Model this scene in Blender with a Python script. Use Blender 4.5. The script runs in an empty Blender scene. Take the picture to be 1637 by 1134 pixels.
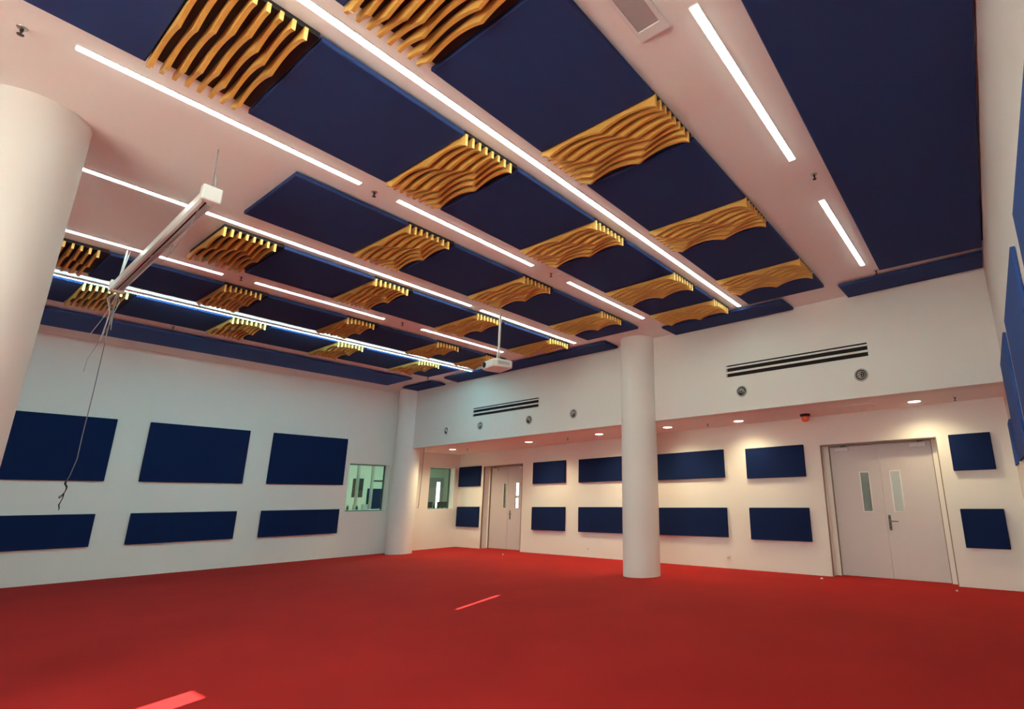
import bpy, bmesh, math, random
from mathutils import Vector, Matrix
random.seed(7)
SC = bpy.context.scene
COL = SC.collection
# ------------------------------------------------------------------ camera
# the survey of the room was made in camera heights: 1 unit = 1.3 m, floor at -1
S = 1.3
def U(x, y, z):
    return Vector((x * S, y * S, (z + 1.0) * S))
W_PX, H_PX = 1637.0, 1134.0
F_PX, CX, CY = 846.512, 994.409, 582.624
YAW, PIT, ROL = -0.614308, 0.251721, -0.0115408
fwd = Vector((math.sin(YAW) * math.cos(PIT), math.cos(YAW) * math.cos(PIT), math.sin(PIT)))
rgt = fwd.cross(Vector((0, 0, 1))).normalized()
upv = rgt.cross(fwd)
rg2 = rgt * math.cos(ROL) + upv * math.sin(ROL)
up2 = -rgt * math.sin(ROL) + upv * math.cos(ROL)
cam_d = bpy.data.cameras.new('camera')
cam = bpy.data.objects.new('camera', cam_d)
COL.objects.link(cam)
cam_d.sensor_fit = 'HORIZONTAL'
cam_d.sensor_width = 36.0
cam_d.lens = 36.0 * F_PX / W_PX
cam_d.shift_x = -(CX - W_PX / 2) / W_PX
cam_d.shift_y = (CY - H_PX / 2) / W_PX
cam_d.clip_start = 0.02
cam_d.clip_end = 200
mw = Matrix(((rg2.x, up2.x, -fwd.x, 0), (rg2.y, up2.y, -fwd.y, 0), (rg2.z, up2.z, -fwd.z, 0), (0, 0, 0, 1)))
mw.translation = U(0, 0, 0)
cam.matrix_world = mw
SC.camera = cam
# ------------------------------------------------------------------ light and exposure
SC.view_settings.view_transform = 'Standard'
SC.view_settings.look = 'None'
SC.view_settings.gamma = 1.0
SC.view_settings.use_curve_mapping = False
SC.view_settings.exposure = 0.14
STRIP_POWER = 21.0
STRIP_COL = (0.76, 1.0, 0.87)
DOWN_POWER = 62.0
SKY_POWER = 19.0
SUN_POWER = 45.0
BLIND_SHEER = 0.48
world = bpy.data.worlds.new('sky')
SC.world = world
world.use_nodes = True
wb = world.node_tree.nodes['Background']
wb.inputs['Color'].default_value = (0.90, 1.0, 0.97, 1)
wb.inputs['Strength'].default_value = SKY_POWER
SUN_D = Vector((-0.32, 0.95, -0.404)).normalized()
sl = bpy.data.lights.new('sun', 'SUN')
sl.energy = SUN_POWER
sl.angle = 0.004
sl.color = (1.0, 0.95, 0.88)
sun = bpy.data.objects.new('sun', sl)
COL.objects.link(sun)
sun.rotation_euler = SUN_D.to_track_quat('-Z', 'Y').to_euler()
sun.location = U(2, -12, 6)
SC.cycles.max_bounces = 12
SC.cycles.diffuse_bounces = 8
SC.cycles.sample_clamp_indirect = 8.0

# ------------------------------------------------------------------ materials
def mat(name, col, rough=0.6, metal=0.0, noise=0.0, nscale=6.0, bump=0.0, bscale=60.0, spec=0.5, sheen=0.0):
    m = bpy.data.materials.new(name)
    m.use_nodes = True
    nt = m.node_tree
    b = nt.nodes['Principled BSDF']
    b.inputs['Base Color'].default_value = (*col, 1)
    b.inputs['Roughness'].default_value = rough
    b.inputs['Metallic'].default_value = metal
    b.inputs['Specular IOR Level'].default_value = spec
    if sheen:
        b.inputs['Sheen Weight'].default_value = sheen
    if noise or bump:
        tc = nt.nodes.new('ShaderNodeTexCoord')
    if noise:
        n = nt.nodes.new('ShaderNodeTexNoise')
        n.inputs['Scale'].default_value = nscale
        n.inputs['Detail'].default_value = 4
        nt.links.new(tc.outputs['Object'], n.inputs['Vector'])
        r = nt.nodes.new('ShaderNodeMapRange')
        r.inputs['To Min'].default_value = 1 - noise
        r.inputs['To Max'].default_value = 1 + noise
        nt.links.new(n.outputs['Fac'], r.inputs['Value'])
        h = nt.nodes.new('ShaderNodeHueSaturation')
        h.inputs['Color'].default_value = (*col, 1)
        nt.links.new(r.outputs['Result'], h.inputs['Value'])
        nt.links.new(h.outputs['Color'], b.inputs['Base Color'])
    if bump:
        n2 = nt.nodes.new('ShaderNodeTexNoise')
        n2.inputs['Scale'].default_value = bscale
        n2.inputs['Detail'].default_value = 3
        nt.links.new(tc.outputs['Object'], n2.inputs['Vector'])
        bp = nt.nodes.new('ShaderNodeBump')
        bp.inputs['Strength'].default_value = bump
        bp.inputs['Distance'].default_value = 0.01
        nt.links.new(n2.outputs['Fac'], bp.inputs['Height'])
        nt.links.new(bp.outputs['Normal'], b.inputs['Normal'])
    return m

def emit(name, col, power):
    m = bpy.data.materials.new(name)
    m.use_nodes = True
    nt = m.node_tree
    for n in list(nt.nodes):
        nt.nodes.remove(n)
    o = nt.nodes.new('ShaderNodeOutputMaterial')
    e = nt.nodes.new('ShaderNodeEmission')
    e.inputs['Color'].default_value = (*col, 1)
    e.inputs['Strength'].default_value = power
    nt.links.new(e.outputs[0], o.inputs[0])
    return m

def glass(name, tint, gloss=0.12):
    m = bpy.data.materials.new(name)
    m.use_nodes = True
    nt = m.node_tree
    for n in list(nt.nodes):
        nt.nodes.remove(n)
    o = nt.nodes.new('ShaderNodeOutputMaterial')
    t = nt.nodes.new('ShaderNodeBsdfTransparent')
    t.inputs['Color'].default_value = (*tint, 1)
    g = nt.nodes.new('ShaderNodeBsdfGlossy')
    g.inputs['Roughness'].default_value = 0.02
    f = nt.nodes.new('ShaderNodeFresnel')
    ge = nt.nodes.new('ShaderNodeNewGeometry')
    io = nt.nodes.new('ShaderNodeMapRange')      # same reflectance on both faces of the sheet
    io.inputs['To Min'].default_value = 1.45
    io.inputs['To Max'].default_value = 1 / 1.45
    nt.links.new(ge.outputs['Backfacing'], io.inputs['Value'])
    nt.links.new(io.outputs['Result'], f.inputs['IOR'])
    a = nt.nodes.new('ShaderNodeMath')
    a.operation = 'MULTIPLY'
    a.inputs[1].default_value = 1.0 + gloss
    mx = nt.nodes.new('ShaderNodeMixShader')
    nt.links.new(f.outputs[0], a.inputs[0])
    nt.links.new(a.outputs[0], mx.inputs[0])
    nt.links.new(t.outputs[0], mx.inputs[1])
    nt.links.new(g.outputs[0], mx.inputs[2])
    nt.links.new(mx.outputs[0], o.inputs[0])
    return m

M = {}
M['wall'] = mat('wall_paint', (0.80, 0.79, 0.76), 0.75, noise=0.012, nscale=1.5, bump=0.04, bscale=180, spec=0.2)
M['ceil'] = mat('ceiling_paint', (0.86, 0.86, 0.83), 0.85, noise=0.01, nscale=1.0, spec=0.1)
M['column'] = mat('column_paint', (0.80, 0.79, 0.765), 0.6, noise=0.01, nscale=2, spec=0.3)
M['navy'] = mat('navy_fabric', (0.025, 0.043, 0.145), 0.85, noise=0.05, nscale=3, bump=0.25, bscale=500, spec=0.15)
M['navy_wall'] = mat('royal_navy_fabric', (0.0055, 0.016, 0.072), 0.85, noise=0.06, nscale=3, bump=0.25, bscale=500, spec=0.12)
M['lit_navy'] = mat('lit_navy_fabric', (0.035, 0.085, 0.30), 0.8, noise=0.05, nscale=3, bump=0.2, bscale=400, spec=0.2)  # paler navy for the better lit panels, their light put into the colour
M['backing'] = mat('dark_backing', (0.022, 0.014, 0.018), 0.8)
M['door'] = mat('grey_lilac_door_paint', (0.60, 0.565, 0.58), 0.45, noise=0.01, nscale=2)
M['frame_metal'] = mat('brown_grey_metal', (0.24, 0.19, 0.15), 0.45, noise=0.15, nscale=8)
M['steel'] = mat('brushed_steel', (0.55, 0.54, 0.52), 0.3, 0.9)
M['lock'] = mat('dark_satin_steel', (0.16, 0.15, 0.14), 0.35, 0.4)
M['ring'] = mat('satin_grey_enamel', (0.50, 0.50, 0.48), 0.35)
M['dark_metal'] = mat('dark_metal', (0.05, 0.045, 0.04), 0.4, 0.5)
M['black'] = mat('black_plastic', (0.012, 0.012, 0.013), 0.5)
M['slot'] = mat('slot_shadow', (0.008, 0.007, 0.006), 0.9)
M['white_plastic'] = mat('white_plastic', (0.78, 0.78, 0.76), 0.4)
M['white_metal'] = mat('white_enamel', (0.76, 0.78, 0.77), 0.35)
M['grey'] = mat('grey_enamel', (0.40, 0.38, 0.38), 0.5)
M['cable'] = mat('grey_cable', (0.20, 0.20, 0.22), 0.6)
M['strap'] = mat('grey_strap', (0.45, 0.46, 0.47), 0.6)
M['red'] = mat('red_lens', (0.80, 0.12, 0.04), 0.3)
M['teal'] = mat('teal_frame', (0.05, 0.13, 0.11), 0.4)
M['booth_wall'] = mat('booth_wall_paint', (0.62, 0.70, 0.60), 0.8, noise=0.01)
M['glass'] = glass('green_tinted_glass', (0.72, 0.88, 0.80))
M['clear'] = glass('clear_glass', (0.92, 0.96, 0.95))
M['hazy'] = glass('grey_hazy_glass', (0.64, 0.67, 0.63), 0.2)
M['smoked'] = glass('smoked_glass', (0.42, 0.47, 0.44), 0.3)
M['blind'] = mat('white_blind_fabric', (0.75, 0.75, 0.72), 0.8)
_nt = M['blind'].node_tree
_tr = _nt.nodes.new('ShaderNodeBsdfTranslucent'); _tr.inputs['Color'].default_value = (.85, .85, .80, 1)
_mx = _nt.nodes.new('ShaderNodeMixShader'); _mx.inputs[0].default_value = BLIND_SHEER
_nt.links.new(_nt.nodes['Principled BSDF'].outputs[0], _mx.inputs[1])
_nt.links.new(_tr.outputs[0], _mx.inputs[2])
_nt.links.new(_mx.outputs[0], _nt.nodes['Material Output'].inputs[0])
M['strip'] = emit('led_diffuser_white', STRIP_COL, STRIP_POWER)
M['strip_cool'] = emit('led_diffuser_cool', (0.40, 0.95, 1.0), STRIP_POWER * 4.3)
M['down'] = emit('downlight_lens', (1.0, 0.90, 0.72), 14.0)
M['booth_glow'] = emit('booth_glow', (0.84, 1.0, 0.93), 10.0)
M['corridor_fill_glow'] = emit('dim_corridor_fill', (1.0, 1.0, 0.97), 1.7)
M['pane_glow'] = emit('pane_glow', (1.0, 1.0, 0.97), 5.0)  # panes glow in place of the light behind them

def carpet():
    m = bpy.data.materials.new('red_carpet')
    m.use_nodes = True
    nt = m.node_tree
    b = nt.nodes['Principled BSDF']
    b.inputs['Roughness'].default_value = 0.9
    b.inputs['Specular IOR Level'].default_value = 0.15
    tc = nt.nodes.new('ShaderNodeTexCoord')
    n = nt.nodes.new('ShaderNodeTexNoise'); n.inputs['Scale'].default_value = 0.9; n.inputs['Detail'].default_value = 5
    n2 = nt.nodes.new('ShaderNodeTexNoise'); n2.inputs['Scale'].default_value = 260; n2.inputs['Detail'].default_value = 2
    cr = nt.nodes.new('ShaderNodeValToRGB')
    cr.color_ramp.elements[0].position = 0.3; cr.color_ramp.elements[0].color = (0.365, 0.0115, 0.0105, 1)
    cr.color_ramp.elements[1].position = 0.7; cr.color_ramp.elements[1].color = (0.43, 0.015, 0.0135, 1)
    nt.links.new(tc.outputs['Object'], n.inputs['Vector'])
    nt.links.new(tc.outputs['Object'], n2.inputs['Vector'])
    nt.links.new(n.outputs['Fac'], cr.inputs[0])
    nt.links.new(cr.outputs[0], b.inputs['Base Color'])
    bp = nt.nodes.new('ShaderNodeBump'); bp.inputs['Strength'].default_value = 0.35; bp.inputs['Distance'].default_value = 0.006
    nt.links.new(n2.outputs['Fac'], bp.inputs['Height'])
    nt.links.new(bp.outputs['Normal'], b.inputs['Normal'])
    return m
M['carpet'] = carpet()

def timber():
    m = bpy.data.materials.new('ochre_timber')
    m.use_nodes = True
    nt = m.node_tree
    b = nt.nodes['Principled BSDF']
    b.inputs['Roughness'].default_value = 0.5
    tc = nt.nodes.new('ShaderNodeTexCoord')
    mp = nt.nodes.new('ShaderNodeMapping'); mp.inputs['Scale'].default_value = (2.2, 14, 22)
    n = nt.nodes.new('ShaderNodeTexNoise'); n.inputs['Scale'].default_value = 3.5; n.inputs['Detail'].default_value = 6; n.inputs['Distortion'].default_value = 0.8
    cr = nt.nodes.new('ShaderNodeValToRGB')
    cr.color_ramp.elements[0].position = 0.3; cr.color_ramp.elements[0].color = (0.62, 0.33, 0.070, 1)
    cr.color_ramp.elements[1].position = 0.72; cr.color_ramp.elements[1].color = (0.72, 0.41, 0.095, 1)
    nt.links.new(tc.outputs['Object'], mp.inputs['Vector'])
    nt.links.new(mp.outputs[0], n.inputs['Vector'])
    nt.links.new(n.outputs['Fac'], cr.inputs[0])
    nt.links.new(cr.outputs[0], b.inputs['Base Color'])
    return m
M['timber'] = timber()

# ------------------------------------------------------------------ builders
def ident(x, y, z): return U(x, y, z)
def FB(x, o, z):            # back wall frame, o < 0 towards the room
    return U(x, 7.4887 - 0.0796 * x + o, z)
def FK(x, o, z):            # bulkhead face frame, o < 0 towards the room
    return U(x, 6.47 - 0.016 * x + o, z)
XL = -10.7
def FL(y, o, z):            # left wall frame, o > 0 towards the room
    return U(XL + o, y, z)
def wr(y): return 0.297 - 0.0228 * y
def FR(y, o, z):            # right wall frame, o > 0 towards the room
    return U(wr(y) - o, y, z)
ZC = 2.37                   # ceiling
ZS = 1.115                  # soffit of the recess

def bm_box(bm, fn, a0, a1, o0, o1, z0, z1):
    vs = [bm.verts.new(fn(a, o, z)) for z in (z0, z1) for o in (o0, o1) for a in (a0, a1)]
    q = [(0, 1, 3, 2), (4, 6, 7, 5), (0, 4, 5, 1), (2, 3, 7, 6), (0, 2, 6, 4), (1, 5, 7, 3)]
    for f in q:
        bm.faces.new([vs[i] for i in f])
    return vs

def bm_tube(bm, pts, r, n=8, caps=True):
    """tube along world points; r float or list"""
    pts = [Vector(p) for p in pts]
    rr = r if isinstance(r, (list, tuple)) else [r] * len(pts)
    rings = []
    prev = None
    for i, p in enumerate(pts):
        d = (pts[min(i + 1, len(pts) - 1)] - pts[max(i - 1, 0)])
        d = d.normalized() if d.length > 1e-9 else Vector((0, 0, 1))
        if prev is None:
            a = d.orthogonal().normalized()
        else:
            a = (prev - d * prev.dot(d)).normalized()
        prev = a
        b = d.cross(a)
        rings.append([bm.verts.new(p + (a * math.cos(2 * math.pi * k / n) + b * math.sin(2 * math.pi * k / n)) * rr[i]) for k in range(n)])
    for i in range(len(rings) - 1):
        for k in range(n):
            bm.faces.new((rings[i][k], rings[i][(k + 1) % n], rings[i + 1][(k + 1) % n], rings[i + 1][k]))
    if caps:
        bm.faces.new(list(reversed(rings[0])))
        bm.faces.new(rings[-1])

def bm_lathe(bm, origin, axis, prof, n=32):
    """prof: list of (distance along axis, radius) in metres"""
    axis = Vector(axis).normalized()
    a = axis.orthogonal().normalized()
    b = axis.cross(a)
    rings = []
    for h, r in prof:
        rings.append([bm.verts.new(Vector(origin) + axis * h + (a * math.cos(2 * math.pi * k / n) + b * math.sin(2 * math.pi * k / n)) * max(r, 1e-4)) for k in range(n)])
    for i in range(len(rings) - 1):
        for k in range(n):
            bm.faces.new((rings[i][k], rings[i][(k + 1) % n], rings[i + 1][(k + 1) % n], rings[i + 1][k]))
    bm.faces.new(list(reversed(rings[0])))
    bm.faces.new(rings[-1])

def link(name, bm, m, parent=None, loc=None, bevel=0.0, seg=2, smooth=False, keep=False):
    if bevel:
        bmesh.ops.bevel(bm, geom=list(bm.edges), offset=bevel, segments=seg, profile=0.5, affect='EDGES')
    bmesh.ops.recalc_face_normals(bm, faces=list(bm.faces))
    if parent is not None:
        base = parent.matrix_world_base if hasattr(parent, 'matrix_world_base') else BASE[parent.name]
        org = Vector(base)
    else:
        org = Vector(loc) if loc is not None else None
    if org is None:
        vs = [v.co for v in bm.verts]
        org = Vector(((min(v.x for v in vs) + max(v.x for v in vs)) / 2, (min(v.y for v in vs) + max(v.y for v in vs)) / 2, min(v.z for v in vs)))
    for v in bm.verts:
        v.co -= org
    me = bpy.data.meshes.new(name)
    bm.to_mesh(me)
    bm.free()
    if smooth:
        for p in me.polygons:
            p.use_smooth = True
        try:
            me.set_sharp_from_angle(angle=math.radians(35))
        except Exception:
            pass
    me.materials.append(m)
    o = bpy.data.objects.new(name, me)
    COL.objects.link(o)
    if parent is not None:
        o.parent = parent
    else:
        o.location = org
    BASE[o.name] = org
    return o
BASE = {}

def box(name, fn, a0, a1, o0, o1, z0, z1, m, parent=None, bevel=0.0, seg=2):
    bm = bmesh.new()
    bm_box(bm, fn, a0, a1, o0, o1, z0, z1)
    return link(name, bm, m, parent, bevel=bevel, seg=seg)

def boxes(name, fn, lst, m, parent=None, bevel=0.0):
    bm = bmesh.new()
    for b in lst:
        bm_box(bm, fn, *b)
    return link(name, bm, m, parent, bevel=bevel)

def tube(name, pts, r, m, parent=None, n=8, smooth=True):
    bm = bmesh.new()
    bm_tube(bm, pts, r, n)
    return link(name, bm, m, parent, smooth=smooth)

def lathe(name, origin, axis, prof, m, parent=None, n=32):
    bm = bmesh.new()
    bm_lathe(bm, origin, axis, prof, n)
    return link(name, bm, m, parent, smooth=True)

def tag(o, label, cat, group=None):
    o['label'] = label
    o['category'] = cat
    if group:
        o['group'] = group
    return o

def struct(o):
    o['kind'] = 'structure'
    return o

def thing(name, label, cat, loc, group=None):
    o = bpy.data.objects.new(name, None)
    COL.objects.link(o)
    o.empty_display_size = 0.1
    o.location = loc
    BASE[o.name] = Vector(loc)
    return tag(o, label, cat, group)

def prism(name, pts, z0, z1, m, parent=None, bevel=0.0):
    bm = bmesh.new()
    lo = [bm.verts.new(U(x, y, z0)) for x, y in pts]
    hi = [bm.verts.new(U(x, y, z1)) for x, y in pts]
    n = len(pts)
    bm.faces.new(lo); bm.faces.new(hi)
    for i in range(n):
        bm.faces.new((lo[i], lo[(i + 1) % n], hi[(i + 1) % n], hi[i]))
    return link(name, bm, m, parent, bevel=bevel)

# ------------------------------------------------------------------ room shell
YF = -2.4                     # wall behind the camera
struct(prism('floor', [(-15, YF - .3), (1.2, YF - .3), (1.2, 13), (-15, 13)], -1.08, -1.0, M['carpet']))
struct(prism('ceiling', [(XL - .25, YF - .3), (wr(YF) + .2, YF - .3), (wr(8.3) + .2, 8.3), (XL - .25, 8.6)], ZC, ZC + .1, M['ceil']))
# left wall with two window openings
WIN = [(5.65, 6.52, -.152, .785), (7.52, 8.20, -.14, .785)]
lw = [(YF - .3, WIN[0][0], -.22, 0, -1, ZC), (WIN[0][1], WIN[1][0], -.22, 0, -1, ZC), (WIN[1][1], 8.6, -.22, 0, -1, ZC)]
for y0, y1, z0, z1 in WIN:
    lw += [(y0, y1, -.22, 0, -1, z0), (y0, y1, -.22, 0, z1, ZC)]
struct(boxes('wall_left', FL, lw, M['wall']))
for i, (y0, y1, z0, z1) in enumerate(WIN):
    w = struct(thing('window_%d' % (i + 1), 'x', 'x', FL((y0 + y1) / 2, -.18, z0)))
    del w['label'], w['category']
    t = .016
    boxes('window_frame', FL, [(y0, y1, -.205, -.165, z0, z0 + t), (y0, y1, -.205, -.165, z1 - t, z1), (y0, y0 + t, -.205, -.165, z0 + t, z1 - t), (y1 - t, y1, -.205, -.165, z0 + t, z1 - t)], M['teal'], w)
    box('pane', FL, y0 + t, y1 - t, -.19, -.18, z0 + t, z1 - t, M['glass'], w)
# right wall (slightly splayed)
struct(box('wall_right', FR, YF - .3, 8.0, -.2, 0, -1, ZC, M['wall']))
# back wall of the recess with two door openings
D2 = (-2.045, -.622, .715)
D1 = (-9.745, -8.375, .79)
ZB = ZS + .12
struct(boxes('wall_back', FB, [(XL, D1[0], 0, .26, -1, ZB), (D1[0], D1[1], 0, .26, D1[2], ZB), (D1[1], D2[0], 0, .26, -1, ZB),
                               (D2[0], D2[1], 0, .26, D2[2], ZB), (D2[1], wr(7.6), 0, .26, -1, ZB)], M['wall']))
# upper wall over the recess and the recess soffit
bm = bmesh.new()
n_seg = 2
def quadprism(bm, pts, z0, z1):
    lo = [bm.verts.new(U(x, y, z0)) for x, y in pts]
    hi = [bm.verts.new(U(x, y, z1)) for x, y in pts]
    n = len(pts)
    bm.faces.new(lo); bm.faces.new(hi)
    for i in range(n):
        bm.faces.new((lo[i], lo[(i + 1) % n], hi[(i + 1) % n], hi[i]))
def yk(x): return 6.47 - .016 * x
def yb(x): return 7.4887 - .0796 * x
quadprism(bm, [(XL, yk(XL)), (wr(6.4), yk(.15)), (wr(6.7), yk(.15) + .2), (XL, yk(XL) + .2)], ZS, ZC)
struct(link('wall_upper', bm, M['wall']))
bm = bmesh.new()
quadprism(bm, [(XL, yk(XL) + .2), (wr(6.7), yk(.15) + .2), (wr(7.5), yb(.13)), (XL, yb(XL))], ZS, ZS + .1)
struct(link('ceiling_recess', bm, M['ceil']))
# wall behind the camera, low window band; blinds added, gaps cut to shape sunlight
SL = (-2.515, -2.475, 1.545, 1.87)      # the slit the thin sun strip comes through
GAP = (-2.63, -2.43, .2, .577)        # opening left in the blinds to shape the sun patch
BAND = (-3.3, -.3, -.85, .2)
def FF(x, o, z): return U(x, YF + o, z)
OP = (-3.3, -.3, .2, 2.0)
fw = [(XL, BAND[0], -.2, 0, -1, ZC), (BAND[1], wr(YF), -.2, 0, -1, ZC), (BAND[0], BAND[1], -.2, 0, -1, BAND[2]),
      (BAND[0], OP[0], -.2, 0, BAND[3], ZC), (OP[1], BAND[1], -.2, 0, BAND[3], ZC), (OP[0], OP[1], -.2, 0, OP[3], ZC)]
struct(boxes('wall_front', FF, fw, M['wall']))
w = struct(thing('window_3', 'x', 'x', FF(-2.3, 0, .2)))
del w['label'], w['category']
boxes('sun_cut_blind', FF, [(OP[0], GAP[0], -.008, 0, BAND[3], OP[3]), (GAP[1], OP[1], -.008, 0, BAND[3], OP[3]),
      (GAP[0], SL[0], -.008, 0, GAP[3], OP[3]), (SL[1], GAP[1], -.008, 0, GAP[3], OP[3]), (SL[0], SL[1], -.008, 0, GAP[3], SL[2]), (SL[0], SL[1], -.008, 0, SL[3], OP[3]),
      (BAND[0], BAND[1], -.03, -.022, BAND[2], BAND[3])], M['blind'], w)
# daylight portal in the low window band (guides sampling of the sky only)
pl = bpy.data.lights.new('window_daylight', 'AREA')
pl.shape = 'RECTANGLE'
pl.size = (BAND[1] - BAND[0]) * S
pl.size_y = (GAP[3] - BAND[2]) * S
pl.cycles.is_portal = True
po = bpy.data.objects.new('window_daylight', pl)
COL.objects.link(po)
po.location = FF((BAND[0] + BAND[1]) / 2, -.19, (BAND[2] + GAP[3]) / 2)
po.rotation_euler = (math.radians(90), 0, 0)   # shines towards +y

# ------------------------------------------------------------------ columns
RC = .257
def column(x, y, label, z1=ZC):
    bm = bmesh.new()
    c = U(x, y, -1)
    bm_lathe(bm, c, (0, 0, 1), [(0, RC * S), ((z1 + 1) * S - .001, RC * S)], 72)
    o = link('column', bm, M['column'], loc=c, smooth=True)
    return tag(o, label, 'column', 'round white columns')
column(-4.277, 6.476, 'round white column standing before the recess in the middle of the far wall')
column(-10.36, 6.68, 'round white column in the far left corner beside the first small window')
column(-4.58, .187, 'broad round white column close by at the left edge of the view')
struct(box('trim_1', ident, XL, -10.42, 6.62, 6.88, -1, ZC, M['wall']))

# ------------------------------------------------------------------ ceiling panels
ZP = 2.32
TH = {1: 'first', 2: 'second', 3: 'third', 4: 'fourth', 5: 'fifth', 6: 'sixth', 7: 'seventh'}
BANDS = {
    'second': ((-2.26, -1.355), [(.91, 1.39), (2.28, 2.77), (3.655, 4.15), (5.02, 5.52)], -.1, 5.93),
    'third': ((-3.445, -2.54), [(.455, .935), (1.85, 2.32), (3.225, 3.70), (4.57, 5.05), (5.53, 5.99)], -.45, 5.53),
    'fourth': ((-4.785, -3.875), [(2.32, 2.80), (3.685, 4.16), (5.05, 5.54)], 1.40, 5.90),
    'fifth': ((-6.085, -5.19), [(1.40, 1.88), (2.785, 3.24), (4.16, 4.62), (5.51, 5.97)], 1.40, 5.51),
    'sixth': ((-7.46, -6.635), [(.47, .96), (1.895, 2.32), (3.25, 3.68), (4.615, 5.06), (5.55, 5.99)], -.9, 5.55),
    'seventh': ((-8.70, -7.785), [(.985, 1.42), (2.37, 2.82), (3.72, 4.17), (5.08, 5.545)], .1, 5.92),
}
def ceiling_panel(pts, label, group='navy ceiling panels', m='navy'):
    bm = bmesh.new()
    quadprism(bm, pts, ZP, ZP + .030)
    # chamfered lower rim
    ed = [e for e in bm.edges if all(abs(v.co.z - U(0, 0, ZP).z) < 1e-5 for v in e.verts)]
    bmesh.ops.bevel(bm, geom=ed, offset=.008, segments=1, affect='EDGES')
    cx = sum(p[0] for p in pts) / len(pts); cy = sum(p[1] for p in pts) / len(pts)
    x_lo, x_hi = min(p[0] for p in pts), max(p[0] for p in pts)
    y_lo, y_hi = min(p[1] for p in pts), max(p[1] for p in pts)
    bm_box(bm, ident, x_lo + .10, x_hi - .10, y_lo + .10, y_hi - .10, ZP + .0301, ZC - .001)
    o = link('ceiling_panel', bm, M[m])
    return tag(o, label, 'acoustic panel', group)

def fin_mesh(width, k):
    """one scalloped timber fin, local metres, hangs below z=0"""
    n = 64
    bm = bmesh.new()
    w = width * S
    th = .018 * S
    top = .016 * S
    ph = [0.00, .10, .24, .40, .52, .34, .18, .06][k]
    amp = [.040, .044, .040, .036, .038, .044, .046, .046][k]
    prof = []
    for i in range(n + 1):
        u = i / n                          # 0 at the right end, 1 at the left end
        a = (u * 2.15 + ph + .02) % 1.0
        arch = math.sin(math.pi * a) ** .8
        low = .066 - .012 * u
        if u < .06:
            low += .010 * (1 - u / .06)
        z = -(low - amp * arch)
        if u > .93:
            z += (u - .93) / .07 * (-z - .018) * .9
        prof.append((w / 2 - u * w, z * S))
    for y in (-th / 2, th / 2):
        pass
    rows = []
    for y in (-th / 2, th / 2):
        rows.append(([bm.verts.new((x, y, z)) for x, z in prof], [bm.verts.new((x, y, top)) for x, z in prof]))
    (b0, t0), (b1, t1) = rows
    for i in range(n):
        bm.faces.new((b0[i], b0[i + 1], t0[i + 1], t0[i]))
        bm.faces.new((b1[i + 1], b1[i], t1[i], t1[i + 1]))
        bm.faces.new((b0[i + 1], b0[i], b1[i], b1[i + 1]))
        bm.faces.new((t0[i], t0[i + 1], t1[i + 1], t1[i]))
    bm.faces.new((b0[0], t0[0], t1[0], b1[0]))
    bm.faces.new((t0[n], b0[n], b1[n], t1[n]))
    bmesh.ops.recalc_face_normals(bm, faces=list(bm.faces))
    me = bpy.data.meshes.new('fin')
    bm.to_mesh(me); bm.free()
    me.materials.append(M['timber'])
    return me

LIGHTNAME = {'second': 'right of the longest light strip', 'third': 'left of the longest light strip'}
for bname, ((x0, x1), cl, ys, ye) in BANDS.items():
    # navy panels between the timber clusters
    segs = []
    cur = ys
    for (a, b) in cl:
        if a - cur > .05:
            segs.append((cur, a))
        cur = b
    if ye - cur > .05:
        segs.append((cur, ye))
    segs.sort(key=lambda s: -s[0])
    for i, (a, b) in enumerate(segs):
        nm = 'farthest' if i == 0 else TH[i + 1] + ' from the far wall'
        if len(segs) > 2 and i == len(segs) - 1:
            nm = 'nearest to the viewer'
        ceiling_panel([(x0, a + .004), (x1, a + .004), (x1, b - .004), (x0, b - .004)],
                      'navy ceiling panel, %s in the %s band from the right' % (nm, bname),
                      'navy panels in the %s ceiling band' % bname)
    # timber clusters
    meshes = [fin_mesh(x1 - x0 + .012, k) for k in range(8)]
    cl2 = sorted(cl, key=lambda s: -s[0])
    for i, (a, b) in enumerate(cl2):
        nm = 'farthest' if i == 0 else TH[i + 1] + ' from the far wall'
        if i == len(cl2) - 1:
            nm = 'nearest to the viewer'
        loc = U((x0 + x1) / 2, (a + b) / 2, ZP)
        t = thing('timber_baffle', 'wavy timber baffle, %s in the %s band from the right' % (nm, bname),
                  'ceiling baffle', loc, 'timber baffles in the %s ceiling band' % bname)
        boxes('backing_board', ident, [(x0 + .05, x1 - .008, a + .004, b - .004, ZP + .016, ZC - .003)], M['backing'], t)
        step = (b - a - .085) / 7
        for k in range(8):
            f = bpy.data.objects.new('fin', meshes[k])
            COL.objects.link(f)
            f.parent = t
            f.location = Vector((0, (a + .012 + k * step - (a + b) / 2) * S, 0))

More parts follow.
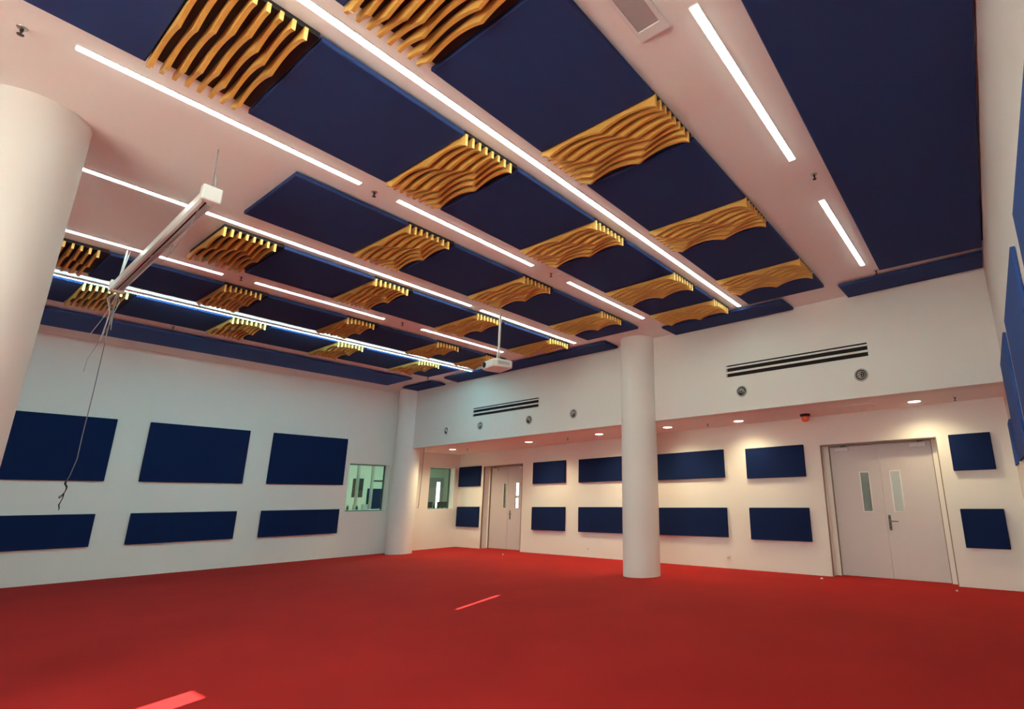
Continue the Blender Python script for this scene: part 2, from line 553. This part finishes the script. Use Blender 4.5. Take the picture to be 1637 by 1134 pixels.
def wre(y): return wr(y) - .012
ceiling_panel([(-.655, .2), (wre(.2), .2), (wre(5.82), 5.82), (-.755, 5.80)], 'very large navy ceiling panel running beside the right wall', 'large navy border panels')
ceiling_panel([(-1.22, 6.01), (wre(5.99), 5.96), (wre(6.40), 6.38), (-1.21, 6.43)], 'narrow navy ceiling panel at the far wall, rightmost of that row', 'narrow navy panels along the far wall')
ceiling_panel([(-3.60, 6.08), (-1.885, 6.05), (-1.87, 6.44), (-3.60, 6.47)], 'narrow navy ceiling panel at the far wall, just right of the middle column', 'narrow navy panels along the far wall')
ceiling_panel([(-8.57, 6.17), (-4.64, 6.14), (-4.66, 6.50), (-8.64, 6.55)], 'long narrow navy ceiling panel at the far wall behind the projector', 'narrow navy panels along the far wall')
ceiling_panel([(-10.0, 6.20), (-9.04, 6.20), (-9.04, 6.55), (-10.0, 6.57)], 'small navy ceiling panel in the far left corner over the column', 'narrow navy panels along the far wall')
ceiling_panel([(-10.02, -.6), (-9.15, -.6), (-9.1, 5.83), (-9.98, 5.85)], 'long blue ceiling panel running along the top of the left wall', 'long navy panels along the left wall', 'lit_navy')

# ------------------------------------------------------------------ linear lights
def strip(x, y0, y1, label, group, zt=ZC, cool=False, w=.041):
    t = thing('strip_light', label, 'ceiling light', U(x, (y0 + y1) / 2, zt), group)
    boxes('housing', ident, [(x - w / 2 - .006, x + w / 2 + .006, y0 - .006, y1 + .006, zt - .006, zt)], M['white_metal'], t)
    box('diffuser', ident, x - w / 2, x + w / 2, y0, y1, zt - (.024 if cool else .009), zt - .006, M['strip_cool' if cool else 'strip'], t)
    if cool:     # added opaque lip on the room side, throws the light towards the left wall
        box('added_light_lip', ident, x + w / 2 + .001, x + w / 2 + .005, y0, y1, zt - .026, zt - .006, M['white_metal'], t)
    if zt < ZC - .02:
        n = max(2, int((y1 - y0) / 1.2))
        for k in range(n + 1):
            y = y0 + .05 + (y1 - y0 - .1) * k / n
            tube('hanger', [U(x, y, zt), U(x, y, ZC - .002)], .003, M['steel'], t, 6)
G = 'strip lights of the %s row from the right'
strip(-.905, 1.93, 3.44, 'white strip light, nearer of the two in the rightmost row', G % 'first')
strip(-.885, 4.12, 5.66, 'white strip light, farther of the two in the rightmost row', G % 'first')
strip(-2.42, -1.6, 6.02, 'longest unbroken white strip light crossing the ceiling from the top edge', G % 'second')
strip(-3.675, .22, 1.77, 'white strip light, nearest in the third row from the right', G % 'third')
strip(-3.66, 2.08, 3.60, 'white strip light, middle one in the third row from the right', G % 'third')
strip(-3.645, 4.15, 5.67, 'white strip light, farthest in the third row, ending by the middle column', G % 'third')
strip(-5.10, -.3, 3.98, 'long white strip light running behind the broad column over the screen casing', G % 'fourth')
strip(-5.12, 4.16, 6.00, 'white strip light over the projector pole, far end of the fourth row', G % 'fourth')
strip(-6.43, .0, 1.80, 'white strip light crossing above the screen casing, nearest in the fifth row', G % 'fifth')
strip(-6.40, 2.10, 3.61, 'white strip light, middle one in the fifth row from the right', G % 'fifth')
strip(-6.38, 4.17, 5.67, 'white strip light, farthest in the fifth row, ending by the projector', G % 'fifth')
strip(-7.60, .2, 6.05, 'long cool white strip light hung low between the two leftmost panel bands', G % 'sixth', ZC - .050, True, .024)

# ------------------------------------------------------------------ small ceiling fittings
def sprinkler(x, y, z, label, group='ceiling sprinklers'):
    t = thing('sprinkler_head', label, 'sprinkler', U(x, y, z), group)
    o = U(x, y, z)
    lathe('escutcheon', o, (0, 0, -1), [(0, .030), (.004, .028), (.008, .014)], M['steel'], t, 20)
    lathe('nozzle', o, (0, 0, -1), [(.006, .009), (.030, .009), (.032, .005), (.050, .005), (.052, .018), (.056, .018)], M['dark_metal'], t, 16)
for x, y, l in [(-3.74, .03, 'small ceiling sprinkler at the top left over the broad column'),
                (-3.70, 1.90, 'small ceiling sprinkler in the gap between the nearest two third-row strip lights'),
                (-3.64, 3.86, 'small ceiling sprinkler beside the round disc in the third light row'),
                (-.83, 3.72, 'small ceiling sprinkler in the gap between the two rightmost strip lights'),
                (-.80, 5.90, 'small ceiling sprinkler at the corner of the very large navy panel'),
                (-6.36, 1.95, 'small ceiling sprinkler in the nearer gap of the fifth light row'),
                (-6.35, 3.85, 'small ceiling sprinkler in the farther gap of the fifth light row'),
                (-8.92, 6.05, 'small ceiling sprinkler between panels near the far left corner'),
                (-8.93, 2.07, 'small ceiling sprinkler beside the long blue panel at left')]:
    sprinkler(x, y, ZC, l)
for x, y, l in [(-3.57, 7.30, 'tiny sprinkler under the recess soffit right of the middle column'),
                (-6.42, 7.35, 'tiny sprinkler under the recess soffit left of the middle column'),
                (-9.29, 7.40, 'tiny sprinkler under the recess soffit over the left double door'),
                (-.34, 7.15, 'tiny sprinkler under the recess soffit near the right wall')]:
    sprinkler(x, y, ZS, l, 'soffit sprinklers')
for x, y, l in [(-3.60, 3.98, 'flat round ceiling disc by the third row of strip lights'), (-5.11, 4.075, 'flat round ceiling disc in the fourth row near the projector pole')]:
    tag(lathe('ceiling_speaker', U(x, y, ZC), (0, 0, -1), [(0, .085), (.008, .083), (.012, .070), (.010, .068)], M['ceil'], None, 32), l, 'ceiling speaker', 'round ceiling discs')
# ceiling vent at the top edge
t = thing('ceiling_vent', 'grey rectangular ceiling vent with a white frame at the top edge', 'vent', U(-1.13, 1.62, ZC))
va = (-1.225, -1.055, 1.25, 1.95)
boxes('vent_frame', ident, [(va[0], va[1], va[2], va[2] + .04, ZC - .02, ZC), (va[0], va[1], va[3] - .06, va[3], ZC - .02, ZC),
                            (va[0], va[0] + .022, va[2] + .04, va[3] - .06, ZC - .02, ZC), (va[1] - .022, va[1], va[2] + .04, va[3] - .06, ZC - .02, ZC)], M['white_metal'], t)
box('grille', ident, va[0] + .022, va[1] - .022, va[2] + .04, va[3] - .06, ZC - .012, ZC - .001, M['grey'], t)
tag(box('access_hatch', ident, -1.72, -1.17, 6.95, 7.25, ZS - .008, ZS, M['ceil'], None, .003), 'pale square access hatch in the recess soffit left of the last downlight', 'hatch')

# ------------------------------------------------------------------ downlights in the recess
DL = [(-9.68, 7.32, 'leftmost warm downlight under the soffit beside the second small window'),
      (-7.39, 7.33, 'warm downlight under the soffit right of the left double door'),
      (-5.61, 7.24, 'warm downlight under the soffit just left of the middle column'),
      (-4.24, 7.24, 'warm downlight under the soffit just right of the middle column'),
      (-3.08, 7.32, 'warm downlight under the soffit left of the red beacon'),
      (-.757, 7.15, 'rightmost warm downlight under the soffit over the right double door')]
for x, y, l in DL:
    t = thing('downlight', l, 'downlight', U(x, y, ZS), 'downlights under the recess soffit')
    o = U(x, y, ZS)
    lathe('trim_ring', o, (0, 0, -1), [(0, .104), (.006, .102), (.010, .090), (.002, .088)], M['white_metal'], t, 32)
    lathe('lens', o, (0, 0, -1), [(.0, .088), (.008, .086), (.012, .070)], M['down'], t, 32)
    l_ = bpy.data.lights.new('bulb', 'SPOT')
    l_.energy = DOWN_POWER * (1 + 3.4 * max(0, yb(x) - y - .42))
    l_.color = (1.0, .84, .48)
    l_.spot_size = math.radians(150)
    l_.spot_blend = .9
    l_.shadow_soft_size = .06
    b = bpy.data.objects.new('bulb', l_)
    COL.objects.link(b)
    b.parent = t
    b.location = (0, 0, -.03)

# red beacon under the soffit
t = thing('fire_beacon', 'small red alarm beacon with dark base under the recess soffit', 'alarm beacon', U(-2.11, 7.32, ZS))
o = U(-2.11, 7.32, ZS)
lathe('base', o, (0, 0, -1), [(0, .088), (.030, .088), (.045, .074)], M['black'], t, 24)
lathe('lens', o, (0, 0, -1), [(.040, .068), (.110, .062), (.130, .045), (.138, .005)], M['red'], t, 24)

# ------------------------------------------------------------------ upper wall fittings
def slot(x0, x1, label):
    zt, zb = 1.752, 1.592
    t = thing('slot_diffuser', label, 'air diffuser', FK((x0 + x1) / 2, 0, zb), 'slot diffusers on the upper wall')
    box('plenum', FK, x0, x1, -.006, -.001, zb, zt, M['slot'], t)
    h = zt - zb
    rails = [(x0 - .004, x1 + .004, -.020, -.006, zb + h * a, zb + h * b) for a, b in ((.28, .43), (.74, .86))]
    boxes('blade', FK, rails[:1], M['white_metal'], t)
    boxes('blade', FK, rails[1:], M['white_metal'], t)
    boxes('end_cap', FK, [(x0, x0 + .02, -.012, -.006, zb, zt)], M['grey'], t)
slot(-2.868, -1.082, 'wide two-slot black and white air diffuser on the upper wall right of the middle column')
slot(-8.172, -6.420, 'two-slot black and white air diffuser on the upper wall left of the middle column')
NZ = [(-8.977, 1.388, 'round metal air nozzle on the upper wall, leftmost of the six'),
      (-7.944, 1.396, 'round metal air nozzle under the left end of the left slot diffuser'),
      (-6.637, 1.383, 'round metal air nozzle under the right end of the left slot diffuser'),
      (-5.608, 1.384, 'round metal air nozzle between the left slot diffuser and the middle column'),
      (-2.664, 1.376, 'round metal air nozzle under the left end of the right slot diffuser'),
      (-1.184, 1.379, 'round dark-cored air nozzle on the upper wall, rightmost of the six')]
for i, (x, z, l) in enumerate(NZ):
    t = thing('air_nozzle', l, 'air nozzle', FK(x, 0, z), 'round air nozzles on the upper wall')
    o = FK(x, 0, z)
    lathe('flange', o, (0, -1, 0), [(.0, .108), (.006, .108), (.010, .098)], M['white_metal'], t, 36)
    lathe('throat', o, (0, -1, 0), [(.008, .096), (.0105, .095)], M['slot'], t, 36)
    tilt = Vector((.10 if i % 2 else -.15, -1, -.25 if i < 5 else 0)).normalized()
    for r0, r1 in ((.074, .092), (.046, .060), (.018, .030)):
        bm = bmesh.new()
        bm_lathe(bm, o + Vector((0, -.010, 0)), tilt if r1 < .08 else (0, -1, 0), [(0, r0), (.010, r0 + .003), (.016, (r0 + r1) / 2), (.010, r1), (0, r1)], 36)
        link('ring', bm, M['ring'], t, smooth=True)

# ------------------------------------------------------------------ wall panels
def wall_panel(fn, a0, a1, z0, z1, o0, o1, label, group, m='navy_wall', bev=.008):
    bm = bmesh.new()
    bm_box(bm, fn, a0, a1, o0, o1, z0, z1)
    o = link('wall_panel', bm, M[m], bevel=bev, seg=2)
    return tag(o, label, 'acoustic panel', group)
LP = [((.72, 2.062), 'nearest the viewer'), ((2.45, 3.812), 'middle of three'), ((4.185, 5.54), 'beside the small window')]
for (a, b), l in LP:
    wall_panel(FL, a, b, .355, 1.257, .002, .04, 'large navy wall panel in the upper row of the left wall, %s' % l, 'upper navy panels on the left wall')
    wall_panel(FL, a - .01, b - .01, -.548, -.103, .002, .04, 'low wide navy wall panel in the lower row of the left wall, %s' % l, 'lower navy panels on the left wall')
BP = [((-10.67, -9.825), 'left of the left double door'), ((-8.005, -7.058), 'just right of the left double door'),
      ((-6.68, -5.42), 'left of the middle column, partly behind it'), ((-4.86, -3.542), 'right of the middle column'),
      ((-3.165, -2.272), 'left of the right double door'), ((-.492, -.072), 'right of the right double door')]
for i, ((a, b), l) in enumerate(BP):
    zu = [(.356, .81), (.352, .785), (.342, .775), (.325, .757), (.294, .738), (.296, .72)][i]
    zl = [(-.547, -.102), (-.557, -.11), (-.560, -.114), (-.556, -.124), (-.572, -.126), (-.570, -.139)][i]
    wall_panel(FB, a, b, zu[0], zu[1], -.045, -.002, 'navy panel in the upper row of the recess wall, %s' % l, 'upper navy panels in the recess')
    wall_panel(FB, a, b, zl[0], zl[1], -.045, -.002, 'navy panel in the lower row of the recess wall, %s' % l, 'lower navy panels in the recess')
for (a, b, z0, z1), l in [((1.30, 2.82, .355, 1.252), 'blue panel on the right wall, nearest the viewer at the right edge'),
                          ((3.23, 4.67, .355, 1.257), 'blue panel on the right wall, second from the viewer'),
                          ((5.12, 6.40, .32, 1.282), 'blue panel on the right wall, third from the viewer, ending at the recess')]:
    wall_panel(FR, a, b, z0, z1, .002, .024, l, 'blue panels on the right wall', 'lit_navy', .004)
wall_panel(FR, 6.92, 7.36, .32, .79, .002, .022, 'small blue panel on the right wall inside the recess, upper one', 'small blue panels in the recess end', 'lit_navy', .004)
wall_panel(FR, 6.92, 7.36, -.57, -.135, .002, .022, 'small blue panel on the right wall inside the recess, lower one', 'small blue panels in the recess end', 'lit_navy', .004)

# ------------------------------------------------------------------ doors
def double_door(idx, dx0, dx1, zt, lx0, lx1, lzt, v_left, v_right, zv, hx, hz, right_bright):
    o0 = FB((dx0 + dx1) / 2, .2, -1)
    d = struct(thing('door_%d' % idx, 'x', 'x', o0))
    del d['label'], d['category']
    # frame: brown metal lining with pale stops
    boxes('door_frame', FB, [(dx0, lx0 - .012, .17, .24, -1, lzt + .01), (lx1 + .012, dx1, .17, .24, -1, lzt + .01), (dx0, dx1, .17, .24, lzt + .01, zt)], M['wall'], d)
    boxes('frame_seal', FB, [(lx0 - .012, lx0 - .002, .172, .232, -1, lzt + .01), (lx1 + .002, lx1 + .012, .172, .232, -1, lzt + .01), (lx0 - .002, lx1 + .002, .172, .232, lzt + .002, lzt + .01)], M['frame_metal'], d)
    boxes('edge_trim', FB, [(dx0 - .0, dx0 + .012, -.004, .03, -1, zt), (dx1 - .012, dx1, -.004, .03, -1, zt), (dx0 + .012, dx1 - .012, -.004, .168, zt - .012, zt)], M['frame_metal'], d)
    mid = (lx0 + lx1) / 2
    for side, (a, b), (v0, v1) in (('l', (lx0, mid - .003), v_left), ('r', (mid + .003, lx1), v_right)):
        leaf = boxes('door_leaf', FB, [(a, v0, .20, .232, -.995, lzt), (v1, b, .20, .232, -.995, lzt), (v0, v1, .20, .232, -.995, zv[0]), (v0, v1, .20, .232, zv[1], lzt)], M['door'], d)
        t = .010
        boxes('vision_frame', FB, [(v0 - t, v0 + .004, .193, .2, zv[0] - t, zv[1] + t), (v1 - .004, v1 + t, .193, .2, zv[0] - t, zv[1] + t),
                                   (v0, v1, .193, .2, zv[0] - t, zv[0] + .004), (v0, v1, .193, .2, zv[1] - .004, zv[1] + t)], M['white_metal'], leaf)
        box('vision_pane', FB, v0, v1, .212, .218, zv[0], zv[1], (M['clear'] if right_bright else M['hazy']) if side == 'r' else M['smoked'], leaf)
    # closers
    for a, b in ((lx0 + .075, lx0 + .255), (lx1 - .235, lx1 - .05)):
        box('door_closer', FB, a, b, .155, .198, lzt - .065, lzt - .018, M['white_metal'], d, .004)
        bm = bmesh.new()
        bm_tube(bm, [FB((a + b) / 2, .18, lzt - .016), FB((a + b) / 2 + .01, .11, lzt - .002), FB((a + b) / 2 + .06, .17, lzt + .004)], .008, 6)
        link('closer_arm', bm, M['dark_metal'], d)
    # lock plate and lever
    box('lock_plate', FB, hx - .016, hx + .016, .190, .1995, hz - .095, hz + .095, M['lock'], d, .003)
    tube('lever', [FB(hx, .19, hz + .02), FB(hx, .155, hz + .02), FB(hx + .03, .150, hz + .02), FB(hx + .105, .152, hz + .018)], [.009, .009, .009, .007], M['lock'], d, 10)
    for dz in (.06, -.02, -.06):
        lathe('keyhole', FB(hx, .190, hz + dz), (0, -1, 0), [(0, .011), (.005, .011), (.007, .004)], M['dark_metal'], d, 14)
double_door(1, D1[0], D1[1], D1[2], -9.69, -8.43, .765, (-9.22, -9.12), (-8.83, -8.70), (-.135, .40), -8.975, -.28, True)
double_door(2, D2[0], D2[1], D2[2], -1.965, -.712, .69, (-1.60, -1.49), (-1.225, -1.112), (-.176, .331), -1.30, -.316, False)
# corridor behind the doors
struct(boxes('wall_corridor', FB, [(XL + .3, .4, .9, 1.0, -1, 1.1)], M['wall']))
struct(boxes('ceiling_corridor', FB, [(XL + .3, .4, .27, 1.0, 1.1, 1.16)], M['ceil']))
t = thing('corridor_glow', 'added glowing pane for daylight seen through the right glass slot of the left double door', 'window', FB(-9.5, .9, -.4))  # glow added behind the slot in place of daylight outside
boxes('frame', FB, [(-9.66, -9.63, .87, .898, -.4, .6), (-9.30, -9.27, .87, .898, -.4, .6), (-9.63, -9.30, .87, .898, .57, .6), (-9.63, -9.30, .87, .898, -.4, -.37), (-9.63, -9.30, .87, .898, .08, .14)], M['grey'], t)
box('glow_pane', FB, -9.63, -9.30, .885, .89, -.37, .57, M['pane_glow'], t)
tag(box('corridor_fill', FB, -2.2, -.8, .5, .7, 1.07, 1.095, M['corridor_fill_glow']), 'added fill light on the corridor ceiling behind the right double door', 'ceiling light')  # unseen light added to brighten the corridor behind the slots

# ------------------------------------------------------------------ skirting, sockets, litter
for i, (x, z, l) in enumerate([(-6.457, -.857, 'small white wall socket low on the recess wall left of the middle column'), (-3.568, -.85, 'small white wall socket low on the recess wall right of the middle column')]):
    t = thing('wall_socket', l, 'wall socket', FB(x, 0, z), 'sockets on the recess wall')
    box('face_plate', FB, x - .033, x + .033, -.008, -.0005, z - .033, z + .033, M['white_plastic'], t, .002)
    boxes('pin_slot', FB, [(x - .012, x - .006, -.0095, -.008, z - .010, z + .010), (x + .006, x + .012, -.0095, -.008, z - .010, z + .010)], M['slot'], t)
for x, y, l in [(-8.22, 7.55, 'scrap of white paper on the red carpet before the left double door'), (-.62, 7.16, 'scrap of white paper on the carpet at the right foot of the right double door'),
                (-2.11, 7.36, 'scrap of white paper on the carpet at the left foot of the right double door')]:
    bm = bmesh.new()
    c = U(x, y, -1)
    ring = [bm.verts.new(c + Vector((math.cos(a) * .028 * random.uniform(.5, 1), math.sin(a) * .028 * random.uniform(.5, 1), .002))) for a in [k * math.pi / 3.5 for k in range(7)]]
    top = [bm.verts.new(v.co * 1.0 + (c - v.co) * .35 + Vector((0, 0, random.uniform(.012, .022)))) for v in ring]
    bm.faces.new(ring); bm.faces.new(top)
    for k in range(7):
        bm.faces.new((ring[k], ring[(k + 1) % 7], top[(k + 1) % 7], top[k]))
    tag(link('paper_scrap', bm, M['white_plastic']), l, 'paper scrap', 'paper scraps on the carpet')

# ------------------------------------------------------------------ projector on its pole
px, py = -5.035, 4.41
t = thing('projector', 'white ceiling projector hanging on a white pole before the far wall', 'projector', U(px, py, ZC))
lathe('ceiling_plate', U(px, py, ZC), (0, 0, -1), [(0, .07), (.010, .07), (.014, .03)], M['white_metal'], t, 24)
tube('pole', [U(px, py, ZC - .005), U(px, py, 1.80)], .020, M['white_metal'], t, 16)
PR = math.radians(-14)
def FP(x, o, z):    # projector local frame in metres around its centre
    c = U(px - .02, py, 1.675)
    x, o, z = x * 1.14, o * 1.14, z * 1.1
    return c + Vector((x * math.cos(PR) - o * math.sin(PR), x * math.sin(PR) + o * math.cos(PR), z))
bm = bmesh.new()
pts = [(-.20, -.10), (-.16, -.155), (.16, -.155), (.20, -.10), (.20, .12), (.17, .155), (-.17, .155), (-.20, .12)]
lo = [bm.verts.new(FP(x * .94, y * .94, -.055)) for x, y in pts]
m1 = [bm.verts.new(FP(x, y, -.035)) for x, y in pts]
m2 = [bm.verts.new(FP(x, y, .04)) for x, y in pts]
hi = [bm.verts.new(FP(x * .93, y * .93, .062)) for x, y in pts]
bm.faces.new(lo); bm.faces.new(hi)
for A, B in ((lo, m1), (m1, m2), (m2, hi)):
    for k in range(8):
        bm.faces.new((A[k], A[(k + 1) % 8], B[(k + 1) % 8], B[k]))
body = link('body', bm, M['white_plastic'], t, bevel=.004)
lathe('lens', FP(-.08, -.145, .005), FP(-.08, -1.145, .005) - FP(-.08, -.145, .005), [(0, .046), (.03, .046), (.034, .036), (.020, .030)], M['black'], t, 24)
boxes('vent_grille', FP, [(.201, .204, -.08, .09, -.02 + .016 * k, -.012 + .016 * k) for k in range(3)], M['grey'], t)
boxes('mount_bracket', FP, [(-.09, .09, -.012, .012, .085, .10), (-.012, .012, -.09, .09, .085, .10), (-.09, -.08, -.012, .012, .058, .085), (.08, .09, -.012, .012, .058, .085), (-.012, .012, -.09, -.08, .058, .085), (-.012, .012, .08, .09, .058, .085)], M['steel'], t)
lathe('swivel', FP(.02, 0, .10), (0, 0, 1), [(0, .030), (.03, .030), (.05, .022), (.10, .022)], M['steel'], t, 20)

# ------------------------------------------------------------------ roll-up screen casing with its cords
t = thing('screen_casing', 'long white roll-up screen casing hung below the ceiling beside the broad column', 'projection screen', U(-5.3, 1.01, 1.98))
def FSc(x, o, z):
    k = (x + 4.1) / -2.4
    return U(x, 1.0 + .045 * k + o, z - .045 * k)
bm = bmesh.new()
sec = [(-.042, 2.005), (-.042, 2.060), (-.030, 2.075), (.030, 2.075), (.046, 2.060), (.046, 2.005), (.030, 1.990), (-.030, 1.990)]
ra = [bm.verts.new(FSc(-4.12, o, z)) for o, z in sec]
rb = [bm.verts.new(FSc(-6.48, o, z)) for o, z in sec]
bm.faces.new(ra); bm.faces.new(rb)
for k in range(8):
    bm.faces.new((ra[k], ra[(k + 1) % 8], rb[(k + 1) % 8], rb[k]))
link('casing', bm, M['white_metal'], t)
boxes('screen_slot', FSc, [(-6.44, -4.14, -.012, -.004, 1.9865, 1.9905)], M['slot'], t)
boxes('bottom_bar', FSc, [(-6.40, -4.16, .004, .024, 1.978, 1.990)], M['grey'], t)
for a, b in ((-4.12, -4.065), (-6.535, -6.48)):
    box('end_cap', FSc, a, b, -.055, .058, 1.978, 2.088, M['white_plastic'], t, .012)
tube('hanging_cord', [U(-4.07, .985, ZC), U(-4.072, .99, 2.2), U(-4.08, .995, 2.085)], .005, M['cable'], t, 6)
tube('hanging_cord', [U(-4.09, 1.01, 2.085), U(-4.085, 1.005, 2.15), U(-4.08, .99, 2.2)], .008, M['strap'], t, 6)
tube('hanging_strap', [U(-6.50, 1.055, ZC), U(-6.505, 1.05, 2.18), U(-6.51, 1.045, 2.03)], .010, M['strap'], t, 6)
tube('hanging_strap', [U(-6.53, 1.08, ZC), U(-6.52, 1.06, 2.18), U(-6.49, 1.045, 2.03)], .007, M['strap'], t, 6)
tube('pull_string', [FSc(-4.13, -.03, 1.985), FSc(-4.6, .02, 1.93), FSc(-5.0, .03, 1.90), FSc(-5.3, .05, 1.93), FSc(-5.2, .06, 1.96), FSc(-4.9, .02, 1.94), FSc(-5.4, -.02, 1.975)], .0035, M['strap'], t, 5)
# bundle of loose cables from the far end
t = thing('dangling_cable', 'bundle of grey cables dangling from the screen casing to a knotted end', 'cable', U(-6.5, 1.05, 1.93))
rnd = random.Random(3)
for k in range(5):
    dx, dy = rnd.uniform(-.05, .05), rnd.uniform(-.04, .04)
    z1 = [1.50, 1.62, 1.45, 1.58, 1.52][k]
    tube('cable_strand', [U(-6.5, 1.05, 1.925), U(-6.5 + dx, 1.05 + dy * 1.6, 1.86), U(-6.5 + dx * .3, 1.05 + dy * .4, 1.72), U(-6.5 + dx * .9, 1.05 + dy, z1)], .0055, M['strap'], t, 6)
tube('cable_strand', [U(-6.48, 1.05, 1.9), U(-6.62, 1.02, 1.7), U(-6.75, .98, 1.55)], .004, M['strap'], t, 6)
tube('cable_strand', [U(-6.5, 1.05, 1.60), U(-6.56, 1.02, 1.45), U(-6.66, .99, 1.30), U(-6.65, .985, 1.18)], .004, M['strap'], t, 6)
tube('long_wire', [U(-6.5, 1.05, 1.9), U(-6.49, 1.05, 1.5), U(-6.5, 1.055, 1.0), U(-6.5, 1.052, .6), U(-6.505, 1.055, .4), U(-6.53, 1.04, .26), U(-6.56, 1.03, .21)], .0045, M['cable'], t, 6)
kn = [(-6.56, 1.03, .21), (-6.575, 1.03, .18), (-6.55, 1.04, .14), (-6.545, 1.04, .10), (-6.56, 1.035, .06), (-6.60, 1.03, .03), (-6.625, 1.02, .01), (-6.61, 1.02, -.01), (-6.58, 1.03, .01), (-6.555, 1.035, .05), (-6.56, 1.035, .0), (-6.58, 1.03, -.06), (-6.59, 1.025, -.10), (-6.58, 1.03, -.13), (-6.575, 1.03, -.17)]
tube('knotted_end', [U(a, b, .21 - (.21 - c) * .63) for a, b, c in kn], [.009, .011, .009, .006] + [.0045] * 8 + [.007, .006, .003], M['black'], t, 6)

# hanging cord in the recess
t = thing('hanging_flex', 'thin dark flex with a white plug hanging in the recess beside the corner column', 'cable', U(-9.88, 6.75, ZS))
tube('flex', [U(-9.88, 6.75, ZS), U(-9.882, 6.75, .6), U(-9.90, 6.745, .0), U(-9.905, 6.745, -.08)], .008, M['frame_metal'], t, 8)
lathe('plug', U(-9.905, 6.745, -.07), (0, 0, -1), [(0, .012), (.01, .025), (.04, .025), (.05, .012)], M['white_plastic'], t, 16)

# ------------------------------------------------------------------ sound booth behind the two windows
bx0, bx1, by0, by1 = -14.6, -10.92, 4.0, 12.3
struct(boxes('wall_booth', ident, [(bx0 - .1, bx0, by0, by1, -1, 1.5), (bx0, XL - .22, by0 - .1, by0, -1, 1.5), (bx0, XL - .22, by1, by1 + .1, -1, 1.5), (XL - .22, XL, 8.62, by1, -1, 1.5)], M['booth_wall']))
struct(boxes('ceiling_booth', ident, [(bx0, XL - .22, by0, by1, 1.5, 1.56)], M['ceil']))
tag(box('booth_fill', ident, -13.2, -12.4, 6.0, 9.5, 1.46, 1.49, M['booth_glow']), 'added fill light on the ceiling of the room behind the two small windows', 'ceiling light')  # unseen light added so the booth interior shows
t = thing('long_desk', 'white desk behind the glass of the two small windows', 'desk', U(-11.5, 7.6, -1))
box('desktop', ident, -12.0, -11.05, 5.7, 9.6, -.165, -.13, M['white_plastic'], t, .004)
for y in (5.8, 7.6, 9.5):
    box('leg', ident, -11.95, -11.1, y - .02, y + .02, -1, -.165, M['grey'], t)
wp = box('wall_panel', ident, bx0 + .002, bx0 + .04, 8.28, 9.1, -.35, .40, M['navy_wall'], None, .006)
tag(wp, 'dark blue panel on the far wall behind the left small window', 'acoustic panel')
t = thing('speaker_stand', 'black speaker on a stand seen through the left small window', 'speaker', U(-13.6, 7.45, -1))
tube('pole', [U(-13.6, 7.45, -.98), U(-13.6, 7.45, .25)], .02, M['dark_metal'], t, 10)
box('base', ident, -13.75, -13.45, 7.3, 7.6, -1, -.98, M['dark_metal'], t)
box('cabinet', ident, -13.7, -13.5, 7.36, 7.54, .15, .62, M['black'], t, .006)
t = thing('glazed_screen', 'steel framed glazed screen standing behind the left small window', 'screen', U(-12.9, 7.5, -1))
for y in (7.05, 7.42, 7.95):
    box('post', ident, -12.93, -12.87, y - .025, y + .025, -1, 1.2, M['steel'], t)
box('rail', ident, -12.92, -12.88, 7.42, 7.95, .52, .56, M['dark_metal'], t)
t = thing('booth_door', 'grey door with a lit glass slot seen through the right small window', 'door', U(bx0, 10.4, -1))
box('leaf', ident, bx0 + .002, bx0 + .05, 10.0, 10.75, -1, .75, M['grey'], t)
box('lit_slot', ident, bx0 + .05, bx0 + .056, 10.5, 10.62, -.3, .62, M['pane_glow'], t)
def chair(x, y, label):
    t = thing('office_chair', label, 'chair', U(x, y, -1), 'chairs behind the small windows')
    box('backrest', ident, x - .03, x + .03, y - .17, y + .17, -.42, .02, M['black'], t, .02)
    box('seat', ident, x, x + .36, y - .18, y + .18, -.66, -.61, M['black'], t, .02)
    tube('stem', [U(x + .18, y, -.97), U(x + .18, y, -.66)], .03, M['dark_metal'], t, 10)
    bm = bmesh.new()
    for k in range(5):
        a = k * 2 * math.pi / 5
        bm_tube(bm, [U(x + .18, y, -.95), U(x + .18 + .2 * math.cos(a), y + .2 * math.sin(a), -.98)], .018, 6)
    link('foot', bm, M['dark_metal'], t)
    tube('spine', [U(x + .1, y, -.63), U(x + .0, y, -.5), U(x - .0, y, -.40)], .02, M['dark_metal'], t, 8)
chair(-12.5, 8.75, 'dark chair behind the right small window, left one')
chair(-12.5, 9.25, 'dark chair behind the right small window, right one')
for x, y, h, m_, l in [(-11.3, 6.02, .10, 'teal', 'small dark green bottle on the desk, leftmost behind the left window'),
                       (-11.25, 6.12, .14, 'steel', 'slim metal bottle on the desk behind the left window'),
                       (-11.3, 6.22, .09, 'teal', 'short green bottle on the desk behind the left window, right of the slim one'),
                       (-11.3, 8.12, .12, 'black', 'dark bottle on the desk behind the right window, left one'),
                       (-11.28, 8.22, .10, 'black', 'dark bottle on the desk behind the right window, middle one'),
                       (-11.26, 8.31, .13, 'black', 'dark bottle on the desk behind the right window, right one')]:
    tag(lathe('bottle', U(x, y, -.13), (0, 0, 1), [(0, .03), (h * .6 * S, .03), (h * .8 * S, .012), (h * S, .012)], M[m_], None, 16), l, 'bottle', 'bottles on the desk behind the windows')
tag(box('paper_box', ident, -11.4, -11.3, 6.36, 6.46, -.129, -.02, M['white_plastic'], None, .003), 'small white box on the desk behind the left small window', 'box')
